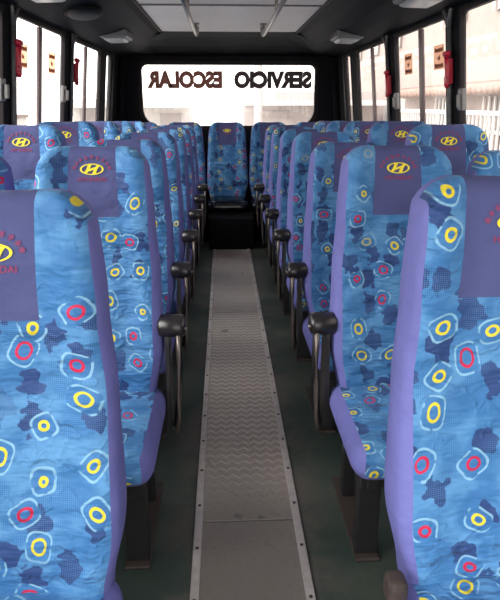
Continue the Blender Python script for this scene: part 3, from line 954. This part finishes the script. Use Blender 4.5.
def house(x0, x1, y0, y1, h, side, wall, label, rows=2, eave=True, wy=None):
    cx, cy = (x0 + x1) / 2, (y0 + y1) / 2
    r = empty('house', (cx, cy, G), label, 'building')
    hx, hy = (x1 - x0) / 2, (y1 - y0) / 2
    part_box(r, 'wall', wall, -hx, hx, -hy, hy, 0, h)
    fx = -hx if side > 0 else hx
    d = -1 if side > 0 else 1
    part_box(r, 'plinth', 'brick', *sorted((fx, fx + d * 0.06)), -hy, hy, 0, 0.9)
    if eave:
        # roof edge with a wavy row of tile ends
        bm = bmesh.new()
        ez = 2.50
        n = int((y1 - y0) / 0.22)
        for k in range(n):
            y = -hy + (k + 0.5) * 0.22
            add_tube(bm, [(fx + d * 0.45, y, ez), (fx, y, ez + 0.10)], 0.08, 8)
        bm_obj('tile_eave', bm, M['tile'], r, True)
    for q in range(rows):
        for k in range(int((y1 - y0) / 2.4)):
            y = -hy + 0.9 + k * 2.4
            z = 1.2 + q * 2.6
            w = part_box(r, 'window', 'dark', *sorted((fx + d * 0.01, fx + d * 0.05)), y, y + 1.1, z, z + 1.2)
            bm = bmesh.new()
            for b in range(6): add_box(bm, *sorted((fx + d * 0.07, fx + d * 0.1)), y + b * 0.22 - 0.02, y + b * 0.22 + 0.02, z, z + 1.2)
            add_box(bm, *sorted((fx + d * 0.07, fx + d * 0.1)), y, y + 1.1, z + .58, z + .64)
            bm_obj('window_bars', bm, M['white'], w)
    return r
house(4.6, 9.0, 6.0, 15.5, 6.2, 1, 'cream', 'cream house with tiled eave across the street, seen through the right windows')
house(4.9, 9.0, 16.0, 27.0, 5.0, 1, 'rose', 'rose plastered house farther along the street on the right', 2, False)
house(4.8, 9.0, -4.0, 5.5, 6.0, 1, 'pale', 'pale house beside the nearest right window', 2, True)
# white barred gate in front of the right hand houses
gt = empty('street_gate', (4.15, 11.0, G), 'white barred street gate seen through the right windows', 'gate')
bm = bmesh.new()
for k in range(38): add_box(bm, -0.014, 0.014, -3.0 + k * 0.16, -2.972 + k * 0.16, 0.25, 2.15)
bm_obj('bars', bm, M['white'], gt)
for z in (0.25, 1.25, 2.1): part_box(gt, 'rail', 'white', -0.03, 0.03, -3.05, 3.05, z, z + 0.07)
for y in (-3.1, 0.0, 3.1): part_box(gt, 'post', 'white', -0.07, 0.07, y - 0.07, y + 0.07, 0, 2.4)
# left side: pale low wall and pale building far back
wl = empty('street_wall', (-6.0, 9.0, G), 'low pale street wall seen through the left windows', 'wall')
part_box(wl, 'wall_body', 'pale', -0.12, 0.12, -9, 9, 0, 1.9); part_box(wl, 'coping', 'brick', -0.18, 0.18, -9, 9, 1.9, 2.0)
house(-14, -9.5, 17, 26, 4.6, -1, 'pale', 'pale house far off beyond the left windows', 1, False)
# behind the bus
def facing_house(x0, x1, y, h, wall, label):
    r = empty('house', ((x0 + x1) / 2, y, G), label, 'building'); hx = (x1 - x0) / 2
    part_box(r, 'wall', wall, -hx, hx, 0, 3, 0, h)
    n = int((x1 - x0) / 1.6)
    for k in range(n):
        x = -hx + (k + 0.5) * (x1 - x0) / n
        part_box(r, 'window', 'greyb', x - 0.45, x + 0.45, -0.05, 0.0, 0.9, 1.9)
    part_box(r, 'awning', 'pale', -hx, hx, -1.0, 0.0, h - 0.35, h - 0.22)
    part_box(r, 'door', 'greyb', -hx + 0.3, -hx + 1.2, -0.04, 0.0, 0, 2.1)
facing_house(0.5, 4.2, 16.5, 2.6, 'greyb', 'low grey shop with pale awning seen through the rear window')
facing_house(-6.5, -1.5, 26.0, 2.5, 'pale', 'pale low building far behind the left half of the rear window')
po = empty('street_pole', (0.75, 14.0, G), 'thin pale street pole behind the rear window', 'pole')
bm = bmesh.new(); add_tube(bm, [(0, 0, 0), (0, 0, 3), (0, 0, 7)], [0.11, 0.09, 0.07], 12); bm_obj('shaft', bm, M['pale'], po, True)
bm = bmesh.new(); add_tube(bm, [(0, 0, 6.6), (0.5, 0, 6.9), (1.2, 0, 6.95)], 0.035, 8); bm_obj('lamp_arm', bm, M['pale'], po, True)

# ------------------------------------------------------------------ light
w = bpy.data.worlds.new('overcast_sky'); scene.world = w; w.use_nodes = True
nt = w.node_tree; nt.nodes.clear(); g = NG(nt)
out = nt.nodes.new('ShaderNodeOutputWorld'); bg = nt.nodes.new('ShaderNodeBackground')
x, y, z = g.sep(nt.nodes.new('ShaderNodeTexCoord').outputs['Generated'])
nt.links.new(g.mix(g.ss(z, -0.1, 0.7), (1.0, 0.95, 0.90), (0.90, 0.95, 1.0)), bg.inputs[0])
lx = g.ss(x, -0.7, 0.7, 1.0, 0.45)
nt.links.new(g.m('MULTIPLY', lx, 4.6), bg.inputs[1])
nt.links.new(bg.outputs[0], out.inputs[0])
sun = bpy.data.lights.new('sun', 'SUN'); sun.energy = 4.0; sun.angle = math.radians(40); sun.color = (1.0, 0.96, 0.92)
so = bpy.data.objects.new('sun', sun); C.objects.link(so)
so.rotation_euler = Vector((0.80, 0.35, -0.50)).to_track_quat('-Z', 'Y').to_euler()

# ------------------------------------------------------------------ camera
cam = bpy.data.cameras.new('camera'); co = bpy.data.objects.new('camera', cam); C.objects.link(co)
cam.sensor_fit = 'VERTICAL'; cam.sensor_height = 24.0; cam.sensor_width = 20.0
F = 580.0; cam.lens = F / 600 * 24
PPY = 266.0
cam.shift_y = -(300 - PPY) / 600
cam.clip_start = 0.02; cam.clip_end = 200
pitch = math.atan((PPY - 105) / F)
yaw = math.atan(27 * math.cos(pitch) / F)
co.location = (-0.07, 0.0, 1.41)
co.rotation_euler = (PI / 2 - pitch, 0, -yaw)
scene.camera = co
scene.view_settings.view_transform = 'Standard'
scene.view_settings.exposure = 0.08
